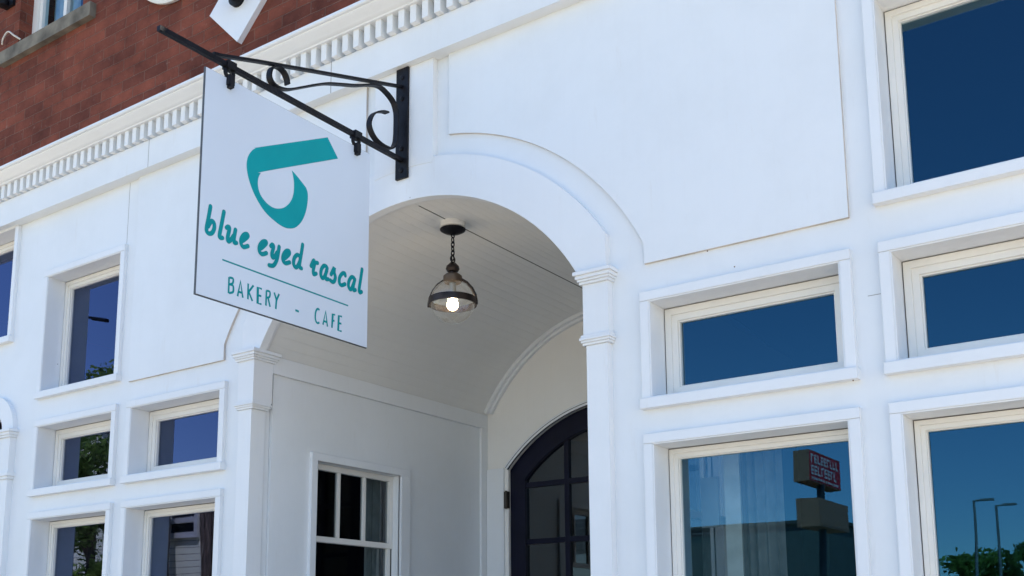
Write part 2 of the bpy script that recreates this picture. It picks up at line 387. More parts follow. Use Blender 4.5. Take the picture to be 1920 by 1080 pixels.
CAPS = [([[7.198, 3.802], [7.199, 3.624]], 0), ([[7.201, 3.798], [7.244, 3.802], [7.255, 3.78], [7.244, 3.744], [7.205, 3.725]], 1), ([[7.205, 3.725], [7.248, 3.724], [7.26, 3.695], [7.254, 3.652], [7.202, 3.627]], 1), ([[7.319, 3.623], [7.352, 3.799], [7.391, 3.626]], 0), ([[7.334, 3.677], [7.376, 3.676]], 0), ([[7.46, 3.804], [7.463, 3.628]], 0), ([[7.534, 3.803], [7.47, 3.714], [7.526, 3.624]], 0), ([[7.652, 3.793], [7.595, 3.796], [7.599, 3.619], [7.654, 3.623]], 0), ([[7.597, 3.71], [7.648, 3.711]], 0), ([[7.718, 3.795], [7.716, 3.622]], 0), ([[7.718, 3.794], [7.763, 3.796], [7.773, 3.766], [7.759, 3.729], [7.719, 3.715]], 1), ([[7.745, 3.719], [7.778, 3.625]], 0), ([[7.831, 3.803], [7.867, 3.726], [7.861, 3.621]], 0), ([[7.903, 3.805], [7.869, 3.727]], 0), ([[8.151, 3.682], [8.206, 3.678]], 0), ([[8.53, 3.778], [8.499, 3.787], [8.471, 3.745], [8.465, 3.672], [8.481, 3.627], [8.508, 3.617], [8.531, 3.633]], 1), ([[8.59, 3.618], [8.629, 3.79], [8.663, 3.613]], 0), ([[8.605, 3.666], [8.649, 3.662]], 0), ([[8.784, 3.782], [8.744, 3.784], [8.735, 3.616]], 0), ([[8.743, 3.709], [8.774, 3.706]], 0), ([[8.901, 3.792], [8.847, 3.79], [8.841, 3.61], [8.9, 3.613]], 0), ([[8.844, 3.702], [8.893, 3.703]], 0)]
LOGO = [([8.591, 5.941], 1), ([8.773, 5.74], 1), ([7.644, 5.159], 0), ([7.577, 5.107], 0), ([7.545, 5.032], 0), ([7.546, 4.946], 0), ([7.585, 4.861], 0), ([7.671, 4.799], 0), ([7.77, 4.775], 0), ([7.865, 4.794], 0), ([7.955, 4.846], 0), ([8.034, 4.94], 0), ([8.073, 5.051], 0), ([8.076, 5.172], 0), ([8.06, 5.25], 0), ([8.037, 5.314], 1), ([8.134, 5.265], 0), ([8.265, 5.185], 1), ([8.292, 5.128], 0), ([8.295, 5.032], 0), ([8.272, 4.898], 0), ([8.215, 4.764], 0), ([8.129, 4.661], 0), ([8.036, 4.614], 0), ([7.939, 4.6], 0), ([7.81, 4.625], 0), ([7.65, 4.693], 0), ([7.509, 4.823], 0), ([7.419, 4.969], 0), ([7.379, 5.103], 0), ([7.385, 5.214], 0), ([7.43, 5.307], 0), ([7.491, 5.371], 0), ([7.572, 5.419], 0)]
RULE = [[7.099, 3.967], [9.001, 3.953]]

# ================================================================== SETTING
g = MB(); g.add([(-900, -2000, GZ), (900, -2000, GZ), (900, 1500, GZ), (-900, 1500, GZ)], [(0, 1, 2, 3)])
tag(g.build('ground', 'grass'), kind='structure')
g = MB(); g.add([(-600, -17, GZ + .012), (600, -17, GZ + .012), (600, 1.0, GZ + .012), (-600, 1.0, GZ + .012)], [(0, 1, 2, 3)])
tag(g.build('road', 'asphalt'), kind='structure')
g = MB(); g.box(-600, 600, 1.3, 11, GZ - .5, GZ + .40); tag(g.build('pavement', 'concrete'), kind='structure')
g = MB(); g.box(-600, 600, 1.0, 1.296, GZ - .5, GZ + .41); tag(g.build('kerb', 'stone'), kind='structure')
g = MB(); g.box(-600, 600, -20.5, -17.0, GZ - .5, GZ + .40); tag(g.build('far_pavement', 'concrete'), kind='structure')
g = MB(); g.add([(-200, -300, GZ + .02), (40, -300, GZ + .02), (40, -40, GZ + .02), (-52, -40, GZ + .02), (-52, -20.6, GZ + .02), (40, -20.6, GZ + .02)], [(0, 1, 2, 3)])
g = MB(); g.add([(-45, -105, GZ + .02), (120, -105, GZ + .02), (120, -20.6, GZ + .02), (-45, -20.6, GZ + .02)], [(0, 1, 2, 3)])
tag(g.build('parking_lot', 'asphalt'), kind='structure')
PV = GZ + .40            # top of the pavement

# ================================================================== STOREFRONT BUILDING
B = thing('storefront_building', (XC, 10, PV), 'white panelled shopfront with arched entrance under red brick upper wall', 'building')
WY = 10.055                        # face of the flat wall boards
ARC = dict(c=2.59, r=3.01)
ROWS = {'upper': (4.21, 6.265), 'transom': (2.535, 3.615), 'lower': (-2.35, 2.045)}
COLS = {'in_r': (-5.160, -3.075), 'out_r': (-2.595, -0.51)}
COLS['in_l'] = (2 * XC - COLS['in_r'][1] + .025, 2 * XC - COLS['in_r'][0] + .025)
COLS['out_l'] = (2 * XC - COLS['out_r'][1] + .04, 2 * XC - COLS['out_r'][0] + .02)
WIN = [('in_r', 'transom'), ('in_r', 'lower'), ('out_r', 'transom'), ('out_r', 'lower'), ('out_r', 'upper'),
       ('in_l', 'transom'), ('in_l', 'lower'), ('out_l', 'transom'), ('out_l', 'lower'), ('out_l', 'upper')]
rects = [(*COLS[c], *ROWS[r], r) for c, r in WIN] + [(-19.96, -17.885, 5.39, 7.44, 'upper')]

# ---- flat wall boards with all the openings cut through
outer = [(-24, PV), (3.2, PV), (3.2, 8.1), (-24, 8.1)]
holes = [[(x0, z0), (x1, z0), (x1, z1), (x0, z1)] for x0, x1, z0, z1, _ in rects]
hw = 2.72
a0 = math.degrees(math.asin((4.06 - ARC['c']) / 3.16))
holes.append([(XC + hw, PV + .02)] + arc(XC, ARC['c'], 3.16, a0, 180 - a0, 40) + [(XC - hw, PV + .02)])
# the neighbouring doorway: basket arch
nb = [(-17.78, PV + .02), (-17.78, 3.62)] + arc(-18.12, 3.62, .34, 0, 90, 10)[1:] + arc(-21.6, 3.62, .34, 90, 180, 10) + [(-21.94, PV + .02)]
holes.append(nb)
w = MB(); w.prism([outer] + holes, WY, 10.345); w.build('wall', 'white', B)

# ---- windows: casing > lining, sash frame, pane
def window(x0, x1, z0, z1, row, wall_y=WY):
    fw = {'upper': .150, 'transom': .175, 'lower': .115}[row]
    c = MB()
    t = .105; y0 = wall_y - .062; yb = wall_y + .02
    c.box(x0 - t, x1 + t, y0 - .004, yb, z1, z1 + t)                       # head board
    c.box(x0 - t, x0, y0, yb, z0, z1 - .002); c.box(x1, x1 + t, y0, yb, z0, z1 - .002)
    c.box(x0 - t - .012, x1 + t + .012, y0 - .035, yb, z0 - .115, z0 - .003)  # sill board
    cas = c.build('window', 'trim', B)
    l = MB(); e = .016
    l.box(x0, x0 + e, y0 + .008, 10.345, z0 + e, z1 - e); l.box(x1 - e, x1, y0 + .008, 10.345, z0 + e, z1 - e)
    l.box(x0, x1, y0 + .006, 10.345, z1 - e, z1); l.box(x0, x1, y0 + .006, 10.345, z0, z0 + e)
    l.build('lining', 'trim', cas)
    f = MB(); a = .012
    f.ring(x0 + e + a, x1 - e - a, z0 + e, z1 - e - a, fw * .42, 10.330, 10.44)
    f.ring(x0 + e + a + fw * .42, x1 - e - a - fw * .42, z0 + e + fw * .42, z1 - e - a - fw * .42, fw * .40, 10.347, 10.43)
    f.ring(x0 + e + a + fw * .80, x1 - e - a - fw * .80, z0 + e + fw * .80, z1 - e - a - fw * .80, fw * .12, 10.37, 10.425)
    f.build('frame', 'vinyl', cas)
    s = MB(); s.ring(x0 + .001, x1 - .001, z0 + .001, z1 - .001, .03, 10.36, 10.41); s.build('gap_shade', 'joint', cas)  # grey ring fills the slot beside the frame, standing in for its shade
    p = MB(); j = fw * .9
    tw = random.uniform(-.004, .004)
    p.add([(x0 + j, 10.405 + tw, z0 + j), (x1 - j, 10.405 - tw, z0 + j), (x1 - j, 10.405 - tw, z1 - j), (x0 + j, 10.405 + tw, z1 - j)], [(0, 1, 2, 3)])
    p.build('pane', 'glass_b' if x0 < XC else 'glass', cas, recalc=False)
    # the wall is thick: painted jamb seen through the pane
    q = MB(); q.prism([[(x0 - .05, z0 - .05), (x1 + .05, z0 - .05), (x1 + .05, z1 + .05), (x0 - .05, z1 + .05)], [(x0 + .03, z0 + .03), (x1 - .03, z0 + .03), (x1 - .03, z1 - .03), (x0 + .03, z1 - .03)]], 10.445, 10.80)
    q.build('inner_jamb', 'jamb', cas)
    return cas
random.seed(5)
wins = {}
for (x0, x1, z0, z1, row), key in zip(rects, WIN + [('far', 'upper')]):
    wins[key] = window(x0, x1, z0, z1, row)

# ---- raised panels beside the arch (thin boards, their inner corner cut to the arch)
def panel(sign_):
    mx = lambda x: XC + sign_ * (x - XC)
    xr = -2.965; xl = -7.935; zb = 4.045; zt = 7.50
    RB = 3.83
    pts = [(xl, zt), (xr, zt), (xr, zb), (XC + 3.437, zb), (XC + 3.437, ARC['c'] + math.sqrt(RB ** 2 - 3.437 ** 2))]
    ae = math.degrees(math.asin(math.sqrt(RB ** 2 - 3.437 ** 2) / RB)); as_ = math.degrees(math.acos((xl - XC) / RB))
    pts += arc(XC, ARC['c'], RB, ae, as_, 36)[1:]
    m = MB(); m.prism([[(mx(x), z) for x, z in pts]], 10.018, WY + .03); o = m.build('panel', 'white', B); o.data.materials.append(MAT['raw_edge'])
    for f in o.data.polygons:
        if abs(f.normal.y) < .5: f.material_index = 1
    return o
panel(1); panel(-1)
for xa, xb in ((-2.60, -.50), (-14.69 - 2.1, -14.69)):
    pass

# ---- archivolt, centre strip, pilasters with capitals
aE = math.degrees(math.asin((4.07 - ARC['c']) / 3.01)); oz = ARC['c'] + math.sqrt(3.54 ** 2 - 2.99 ** 2)
aO = math.degrees(math.asin(math.sqrt(3.54 ** 2 - 2.99 ** 2) / 3.54))
ring_ = arc(XC, ARC['c'], 3.01, aE, 180 - aE, 56) + [(XC - 2.99, 4.07), (XC - 2.99, oz)] + arc(XC, ARC['c'], 3.54, 180 - aO, aO, 60)[1:-1] + [(XC + 2.99, oz), (XC + 2.99, 4.07)]
m = MB(); m.prism([ring_], 9.968, 10.095); m.build('archivolt', 'trim', B, smooth=30)
# bead under the arch edge
bd = MB()
for r0, r1, ya, yb in ((3.030, 3.062, 10.097, 10.14),):
    a1 = math.degrees(math.asin((4.09 - ARC['c']) / r0))
    bd.prism([arc(XC, ARC['c'], r0, a1, 180 - a1, 50) + arc(XC, ARC['c'], r1 + .03, 180 - a1, a1, 50)], ya, yb)
bd.build('arch_bead', 'trim', B, smooth=30)
m = MB(); zc = ARC['c'] + 3.50
m.prism([[(XC - .50, 7.459)] + [(x, z) for x, z in reversed(arc(XC, ARC['c'], 3.46, 90 - 8.3, 90 + 8.3, 10))] + [(XC + .50, 7.459)]], 9.964, WY + .01); m.build('centre_strip', 'trim', B)

def pilaster(cx_in, s):
    """cx_in: x of the face turned to the entrance; s = +1 right of the entrance, -1 left"""
    def bx(m, a, b, y0, y1, z0, z1):
        xa, xb = cx_in + s * a, cx_in + s * b; m.box(min(xa, xb), max(xa, xb), y0, y1, z0, z1)
    m = MB(); bx(m, .03, .30, 9.955, 10.22, PV, 3.22); pl = m.build('pilaster', 'trim', B)
    m = MB(); bx(m, .0, .325, 9.945, 10.30, 3.34, 3.925); m.build('block', 'trim', pl)
    def mould(name, z0, prof, ydeep):
        k = MB()
        for zlo, zhi, p in prof: bx(k, -p, .325 + p * .9, 9.945 - p, ydeep + p, z0 + zlo, z0 + zhi)
        k.build(name, 'trim', pl)
    mould('capital', 3.925, [(.0, .03, .028), (.031, .058, .045), (.059, .10, .062), (.101, .145, .082)], 10.30)
    mould('necking', 3.222, [(.0, .028, .008), (.029, .055, .022), (.056, .085, .035), (.086, .118, .022)], 10.24)
pilaster(XC + 2.695, 1); pilaster(XC - 2.695, -1)

# neighbouring doorway trim at the far left
m = MB(); xo = -17.45
nout = [(xo, 3.66), (xo, 3.70)] + arc(-18.08, 3.66, .63, 4, 90, 14) + arc(-21.64, 3.66, .63, 90, 176, 14) + [(-22.27, 3.66)]
nin = [(-21.93, 3.66)] + list(reversed([(-17.79, 3.66)] + arc(-18.12, 3.66, .33, 5, 90, 10) + arc(-21.6, 3.66, .33, 90, 175, 10)))
m.prism([nout + nin], 9.975, 10.06); m.build('archivolt', 'trim', B)
m = MB(); m.box(-17.78, -17.47, 9.955, 10.25, PV, 2.78); pl = m.build('pilaster', 'trim', B)
m = MB(); m.box(-17.80, -17.455, 9.945, 10.28, 2.90, 3.51); m.build('block', 'trim', pl)
for nm, z0, pr in (('capital', 3.51, [(0, .04, .03), (.041, .09, .05), (.091, .14, .075)]), ('necking', 2.782, [(0, .05, .012), (.051, .118, .035)])):
    m = MB()
    for a, b, p in pr: m.box(-17.80 - p, -17.455 + p, 9.945 - p, 10.28 + p, z0 + a, z0 + b)
    m.build(nm, 'trim', pl)
m = MB(); m.box(-22, -17.7, 10.9, 11.0, PV, 4.2); m.build('recessed_door', 'door', B)

# ---- entablature: frieze, dentils, cornice
m = MB()
m.prism([[(9.86, 7.457), (10.10, 7.457), (10.10, 8.30), (9.94, 8.30), (9.94, 7.925), (9.86, 7.925)]], -24, 3.2, 'x'); fz = m.build('frieze', 'white', B)
m = MB(); m.prism([[(9.846, 7.45), (9.858, 7.45), (9.858, 7.50), (9.846, 7.50)]], -24, 3.2, 'x')
m = MB(); P_ = .2015; x = -23.9
while x < 3.1:
    m.box(x, x + .10, 9.772, 9.945, 7.928, 8.20); x += P_
dn = m.build('dentil_course', 'trim', B)
prof = [(9.945, 8.175), (9.735, 8.175), (9.725, 8.195), (9.70, 8.200), (9.67, 8.215), (9.63, 8.245), (9.575, 8.265), (9.55, 8.285), (9.545, 8.300), (9.515, 8.300), (9.50, 8.312), (9.50, 8.352), (9.52, 8.362), (10.3, 8.40), (10.3, 8.175)]
m = MB(); m.prism([prof], -24, 3.2, 'x'); m.build('cornice', 'trim', B, smooth=20)

# ---- board joints, nail heads: small wear
for a, b, y, zl, zh in ((-9.885, -9.876, 9.857, 7.46, 7.93), (-13.9, -13.893, 9.857, 7.46, 7.93), (-4.1, -4.092, 9.857, 7.46, 7.93), (-2.84, -2.64, WY - .002, 3.225, 3.231), (-14.62, -14.612, WY - .002, 6.40, 7.45)):
    j = MB(); j.box(a, b, y, y + .008, zl, zh); j.build('board_joint', 'joint', B)
for (x, z, y) in [(-8.52, 5.63, 9.972), (-4.15, 3.78, 9.99), (-4.45, 4.02, 10.006), (-3.0, 2.402, 9.958), (-12.0, 4.47, WY), (-16.35, 4.65, WY)]:
    nl = MB(); nl.lathe((x, y - .004, z), [(.007, 0), (.007, .006)], 8, 'y'); nl.build('nail_head', 'rust', B)

# ---- brick upper wall with window openings
BY = 10.16
bo = [(-24, 8.38), (3.2, 8.38), (3.2, 14), (-24, 14)]
bw = [(-18.60, -16.50, 11.27, 13.5), (-9.7, -7.6, 11.27, 13.5), (-1.6, .5, 11.27, 13.5)]
m = MB(); m.prism([bo] + [[(a, c), (b, c), (b, d), (a, d)] for a, b, c, d in bw], BY, 10.9); m.build('brick_wall', 'brick', B)
for a, b, c, d in bw:
    s = MB(); s.box(a - .42, b + .42, BY - .12, 10.44, c - .27, c); wn = s.build('window', 'stone', B)
    f = MB(); f.ring(a + .003, b - .003, c + .004, d - .003, .16, 10.42, 10.60)
    f.ring(a + .165, b - .165, c + .17, d - .165, .10, 10.46, 10.58); f.box((a + b) / 2 - .05, (a + b) / 2 + .05, 10.45, 10.57, c + .1, d - .1)
    f.build('frame', 'vinyl', wn)
    p = MB(); p.add([(a + .2, 10.52, c + .2), (b - .2, 10.52, c + .2), (b - .2, 10.52, d - .2), (a + .2, 10.52, d - .2)], [(0, 1, 2, 3)]); p.build('pane', 'glass', wn, recalc=False)
    q = MB(); n_ = 26; xs = [a + .1 + (b - a) * .42 * i / n_ for i in range(n_ + 1)]
    vs = [(x, 10.80 + .03 * math.sin(i * 1.7), z) for i, x in enumerate(xs) for z in (c + .05, d)]
    q.add(vs, [(2 * i, 2 * i + 2, 2 * i + 3, 2 * i + 1) for i in range(n_)]); q.build('curtain', 'curtain', wn, smooth=60)
# other walls, roof, dim rooms
m = MB(); m.box(-24, -23.5, 10.35, 60, PV, 14.4); m.box(2.7, 3.2, 10.91, 60, PV, 14.4); m.box(-24, 3.2, 59.5, 60.1, PV, 14.4); m.build('rear_walls', 'brick', B)
m = MB(); m.box(-24.2, 3.4, 9.95, 60.3, 14.02, 14.3); m.build('roof', 'stone', B)
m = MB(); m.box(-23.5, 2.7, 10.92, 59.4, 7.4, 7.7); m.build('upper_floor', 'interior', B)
m = MB(); m.box(-23.49, -23.38, 11, 33.9, PV, 7.35); m.build('dark_lining', 'interior', B)
m = MB(); m.box(2.58, 2.69, 11, 33.9, PV, 7.35); m.build('dark_lining', 'interior', B)
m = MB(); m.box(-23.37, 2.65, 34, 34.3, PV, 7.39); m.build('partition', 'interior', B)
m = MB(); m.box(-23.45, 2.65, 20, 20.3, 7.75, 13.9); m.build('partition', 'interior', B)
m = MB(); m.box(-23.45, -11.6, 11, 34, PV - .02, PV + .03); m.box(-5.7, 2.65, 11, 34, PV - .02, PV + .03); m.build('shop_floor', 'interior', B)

# ---- the porch: side walls, vault, back wall with arched door
PX0, PX1, PYB = XC - 2.735, XC + 2.735, 15.5     # recessed wall faces, back wall face
def porch_side(s):
    f = lambda x: XC + s * (x - XC)
    X = lambda a, b: (min(f(a), f(b)), max(f(a), f(b)))
    y0, y1, z0, z1 = 11.23, 13.13, -1.2, 2.65
    m = MB(); xa, xb = X(PX0 - .16, PX0)
    m.prism([[(10.35, PV), (PYB, PV), (PYB, 4.30), (10.35, 4.30)], [(y0, z0), (y1, z0), (y1, z1), (y0, z1)]], xa, xb, 'x'); side = m.build('porch_wall', 'white', B)
    t = MB(); xa, xb = X(PX0 - .02, PX0 + .045)
    t.box(xa, xb, 10.30, PYB, 3.79, 4.045); t.box(xa, xb, 15.31, PYB, PV, 3.787); t.box(xa, xb, 10.29, PYB, PV, PV + .5); t.build('frieze_board', 'trim', side)
    c = MB(); xa, xb = X(PX0 - .02, PX0 + .05); cw = .115
    c.box(xa, xb, y0 - cw, y0, z0, z1 - .002); c.box(xa, xb, y1, y1 + cw + .10, z0, z1 - .002); c.box(xa, xb, y0 - cw, y1 + cw + .10, z1, z1 + .115)
    x2, x3 = X(PX0 - .02, PX0 + .085); c.box(x2, x3, y0 - cw - .02, y1 + cw + .12, z0 - .13, z0 - .003)
    cas = c.build('window', 'trim', side)
    k = MB(); xa, xb = X(PX0 - .22, PX0 - .14)
    ring = lambda a, b, c_, d, w: [[(a, c_), (b, c_), (b, d), (a, d)], [(a + w, c_ + w), (b - w, c_ + w), (b - w, d - w), (a + w, d - w)]]
    k.prism(ring(y0 + .003, y1 - .003, 1.47, z1 - .004, .085), xa, xb, 'x')
    xc_, xd = X(PX0 - .25, PX0 - .18)
    k.prism(ring(y0 + .003, y1 - .003, z0 + .004, 1.56, .085), xc_, xd, 'x')
    for i in (1, 2):
        yy = y0 + .085 + (y1 - y0 - .17) * i / 3; k.box(xa + .01, xb - .01, yy - .028, yy + .028, 1.53, z1 - .05)
    k.build('sash', 'vinyl', cas)
    p = MB(); xg = f(PX0 - .185); v = [(xg, y0 + .05, 1.5), (xg, y1 - .05, 1.5), (xg, y1 - .05, z1 - .05), (xg, y0 + .05, z1 - .05)]
    xg = f(PX0 - .215); v2 = [(xg, y0 + .05, z0 + .05), (xg, y1 - .05, z0 + .05), (xg, y1 - .05, 1.5), (xg, y0 + .05, 1.5)]
    p.add(v, [(0, 1, 2, 3)]); p.add(v2, [(0, 1, 2, 3)]); p.build('pane', 'glass_dark', cas, recalc=False)
    d_ = MB(); xa, xb = X(PX0 - .20, PX0 - .161)
    d_.prism([[(10.36, PV), (PYB + .4, PV), (PYB + .4, 4.30), (10.36, 4.30)], [(y0, z0), (y1, z0), (y1, z1), (y0, z1)]], xa, xb, 'x'); d_.build('dark_lining', 'interior', side)  # dark sheet added to cover the pale wall back seen through panes
    n_ = 18; q = MB(); ys = [y1 - .36 + .36 * i / n_ for i in range(n_ + 1)]
    q.add([(f(PX0 - .42) + .025 * math.sin(i * 1.9), y, z) for i, y in enumerate(ys) for z in (z0, z1 + .1)], [(2 * i, 2 * i + 2, 2 * i + 3, 2 * i + 1) for i in range(n_)])
    q.build('curtain', 'curtain', cas, smooth=60)
porch_side(1); porch_side(-1)
# vault of narrow boards: every board is a facet with a small groove at its edge
m = MB(); R0 = 3.07; nb_ = 44; A0 = math.degrees(math.asin((4.045 - ARC['c']) / R0)); pr = []
for i in range(nb_):
    a = A0 + (180 - 2 * A0) * i / nb_; b = A0 + (180 - 2 * A0) * (i + 1) / nb_; e = .07
    g_ = .040 if i == nb_ // 2 else .003
    pr += [(a, R0 + g_), (a + e, R0), (b - e, R0)]
pr.append((180 - A0, R0))
inner = [(XC + r * math.cos(math.radians(a)), ARC['c'] + r * math.sin(math.radians(a))) for a, r in pr]
outr = arc(XC, ARC['c'], R0 + .12, 180 - A0, A0, 60)
m.prism([inner + outr], 10.142, PYB + .05); vc = m.build('vaulted_ceiling', 'ceiling', B)
m = MB(); m.box(XC - .009, XC + .009, 10.30, PYB, ARC['c'] + R0 - .003, ARC['c'] + R0 + .05); m.build('seam', 'seam', vc)  # dark strip laid along the groove to deepen its shade
m = MB(); m.prism([arc(XC, ARC['c'], R0 + .125, 180 - A0, A0, 50) + arc(XC, ARC['c'], R0 + .16, A0, 180 - A0, 50)], 10.36, PYB + .4); m.build('dark_lining', 'interior', vc)  # dark shell added over the pale back of the vault
# thin cove where the vault meets the back wall
m = MB()
for r0, r1, ya in ((2.955, 3.069, PYB - .07), (3.005, 3.069, PYB - .14)):
    a1 = math.degrees(math.asin((4.05 - ARC['c']) / r0)); m.prism([arc(XC, ARC['c'], r0, a1, 180 - a1, 50) + arc(XC, ARC['c'], r1, 180 - a1, a1, 50)], ya, ya + .068)
m.build('cove_moulding', 'trim', B, smooth=30)
# back wall
DHW, DZ, DR = 2.24, 3.00, None
DC = 1.03; DR = 3.01 - .02
dz_s = DC + math.sqrt(DR ** 2 - DHW ** 2)
da = math.degrees(math.acos(DHW / DR))
door_arc = arc(XC, DC, DR, da, 180 - da, 40)
BKO = [(PX0 - .1, PV), (PX1 + .1, PV)] + arc(XC, ARC['c'], R0 + .1, A0 - .5, 180.5 - A0, 40)
m = MB(); m.prism([BKO, [(XC + DHW, PV + .02)] + door_arc + [(XC - DHW, PV + .02)]], PYB, PYB + .4); bk = m.build('porch_back_wall', 'backwall', B)
m = MB(); m.prism([BKO, [(XC + DHW, PV + .02)] + door_arc + [(XC - DHW, PV + .02)]], PYB + .402, PYB + .43); m.build('dark_lining', 'interior', bk)  # dark sheet added over the pale back of this wall
for s in (1, -1):
    m = MB(); xa, xb = sorted((XC + s * (DHW + .075), XC + s * 2.685)); m.box(xa, xb, PYB - .045, PYB + .01, PV, dz_s + .03); m.build('casing', 'trim', bk)
m = MB()
for r0, r1, y in ((DR - .01, DR + .035, PYB - .05), (DR + .04, DR + .085, PYB - .028)):
    m.prism([arc(XC, DC, r0, da, 180 - da, 44) + arc(XC, DC, r1, 180 - da, da, 44)], y, PYB + .01)
m.build('arch_trim', 'trim', bk, smooth=30)
m = MB()
for r0 in (DR - .016, DR + .034): m.prism([arc(XC, DC, r0, da, 180 - da, 44) + arc(XC, DC, r0 + .009, 180 - da, da, 44)], PYB - .053, PYB - .02)
m.build('trim_gap', 'muntin', bk, smooth=30)

# the double door with arched head
for s in (1, -1):
    f = lambda x: XC + s * (x - XC)
    hx = DHW - .012; rr = DR - .014; th0 = math.degrees(math.acos(hx / rr))
    out = [(XC - hx, PV + .06)] + arc(XC, DC, rr, 180 - th0, 90.15, 26) + [(XC - .008, PV + .06)]
    st = .31; ri = rr - .36; hx2 = hx - st; th = math.degrees(math.acos(hx2 / ri)); the = math.degrees(math.acos(.26 / ri))
    inn = [(XC - hx2, PV + 1.9)] + arc(XC, DC, ri, 180 - th, 180 - the, 22) + [(XC - .26, PV + 1.9)]
    m = MB(); m.prism([[(f(x), z) for x, z in out], [(f(x), z) for x, z in inn]], PYB + .05, PYB + .19); dr = m.build('door', 'door', B)
    mu = MB(); xm = XC - 1.065
    zt = lambda x: DC + math.sqrt(ri ** 2 - (x - XC) ** 2) + .03
    q = sorted((f(xm - .045), f(xm + .045))); mu.box(q[0], q[1], PYB + .075, PYB + .165, PV + 1.85, zt(xm))
    for zb in (2.705, 1.70, .695, -.31, -1.315):
        q = sorted((f(XC - .24), f(XC - hx2 - .02))); mu.box(q[0], q[1], PYB + .080, PYB + .16, zb - .045, zb + .045)
    mu.build('muntin', 'door', dr)
    p = MB(); vs = [(f(x), PYB + .12, z) for x, z in [(XC - hx2 - .04, PV + 1.86)] + arc(XC, DC, ri + .04, 180 - th, 180 - the, 22) + [(XC - .22, PV + 1.86)]]
    p.add(vs, [tuple(range(len(vs)))] if s == 1 else [tuple(reversed(range(len(vs))))]); gp = p.build('pane', 'glass_dark', dr, recalc=False)
    for zz in (2.46, -.2, -2.9):
        h = MB(); xa, xb = sorted((f(XC - DHW - .06), f(XC - DHW + .015))); h.box(xa, xb, PYB - .055, PYB + .02, zz - .15, zz + .15)
        h.tube([(f(XC - DHW - .01), PYB - .06, zz - .16), (f(XC - DHW - .01), PYB - .06, zz + .16)], .022, 8)
        h.build('hinge', 'hinge', dr)
    hd = MB(); hd.tube([(f(XC - .13), PYB + .05, -1.6), (f(XC - .13), PYB - .1, -1.55), (f(XC - .13), PYB - .1, -.75), (f(XC - .13), PYB + .05, -.7)], .03, 8); hd.build('handle', 'hinge', dr)
m = MB(); m.box(PX0, PX1, 10.36, PYB + .6, PV - .03, PV + .05); m.build('porch_floor', 'concrete', B)
# curtain hanging inside the large window right of the entrance
q = MB(); n_ = 18
xs = [-4.605 + .47 * i / n_ for i in range(n_ + 1)]
q.add([(x, 11.0 + .035 * math.sin(i * 1.5) + .015 * math.sin(i * .6), z) for i, x in enumerate(xs) for z in (-2.3, 2.4)], [(2 * i, 2 * i + 2, 2 * i + 3, 2 * i + 1) for i in range(n_)])
q.build('curtain', 'sheer', wins[('in_r', 'lower')], smooth=60)
q = MB(); q.box(-4.80, -4.615, 10.99, 11.01, -2.3, 2.4); q.build('blind', 'curtain', wins[('in_r', 'lower')])
q = MB(); q.box(-5.08, -4.87, 10.98, 11.0, 1.22, 1.78); q.build('pale_panel', 'jamb', wins[('in_r', 'lower')])  # pale rectangle behind the upper left of the pane
# odds and ends by the upper window: cable fitting and a curl of wire
m = MB(); m.lathe((-19.02, BY - .14, 12.33), [(.02, -.1), (.11, -.08), (.12, .04), (.05, .1)], 14, 'z'); m.box(-19.1, -18.8, BY - .06, BY + .02, 12.25, 12.42); m.build('cable_fitting', 'iron', B, smooth=40)
m = MB(); m.tube(catmull([(-19.05, BY - .06, 11.48), (-18.96, BY - .10, 11.55), (-18.80, BY - .10, 11.64), (-18.65, BY - .06, 11.53), (-18.55, BY + .02, 11.45)], 5), .018, 6); m.build('loose_wire', 'housetrim', B, smooth=60)

# ================================================================== THINGS ON THE BRICK WALL
D = thing('wall_plaque', (-12.13, BY, 9.80), 'white diamond shaped board with a black fitting on the brick wall', 'plaque')
m = MB(); c0 = (-12.13, 9.80); h_ = .685
m.prism([[(c0[0] - h_, c0[1]), (c0[0], c0[1] - h_), (c0[0] + h_, c0[1]), (c0[0], c0[1] + h_)]], BY - .09, BY + .002); bdv = m.build('board', 'trim', D)
m = MB(); m.lathe((-12.13, BY - .30, 9.86), [(.16, .21), (.16, .14), (.10, .12), (.09, .02), (.13, -.02), (.15, -.10), (.12, -.2), (.05, -.24)], 20, 'y'); m.build('fitting', 'iron', D, smooth=35)
Pq = thing('wall_disc', (-13.75, BY, 11.62), 'cream round disc on the brick wall at the top edge of the photo', 'disc')
m = MB(); m.lathe((-13.72, BY - .12, 11.66), [(1.10, .122), (1.21, .11), (1.22, .05), (1.16, .02), (1.08, .0)], 64, 'y'); m.build('disc', 'render', Pq, smooth=40)
m = MB(); m.lathe((-13.72, BY - .20, 11.66), [(.13, .09), (.13, .03), (.08, 0)], 16, 'y'); m.build('bolt', 'iron', Pq, smooth=40)

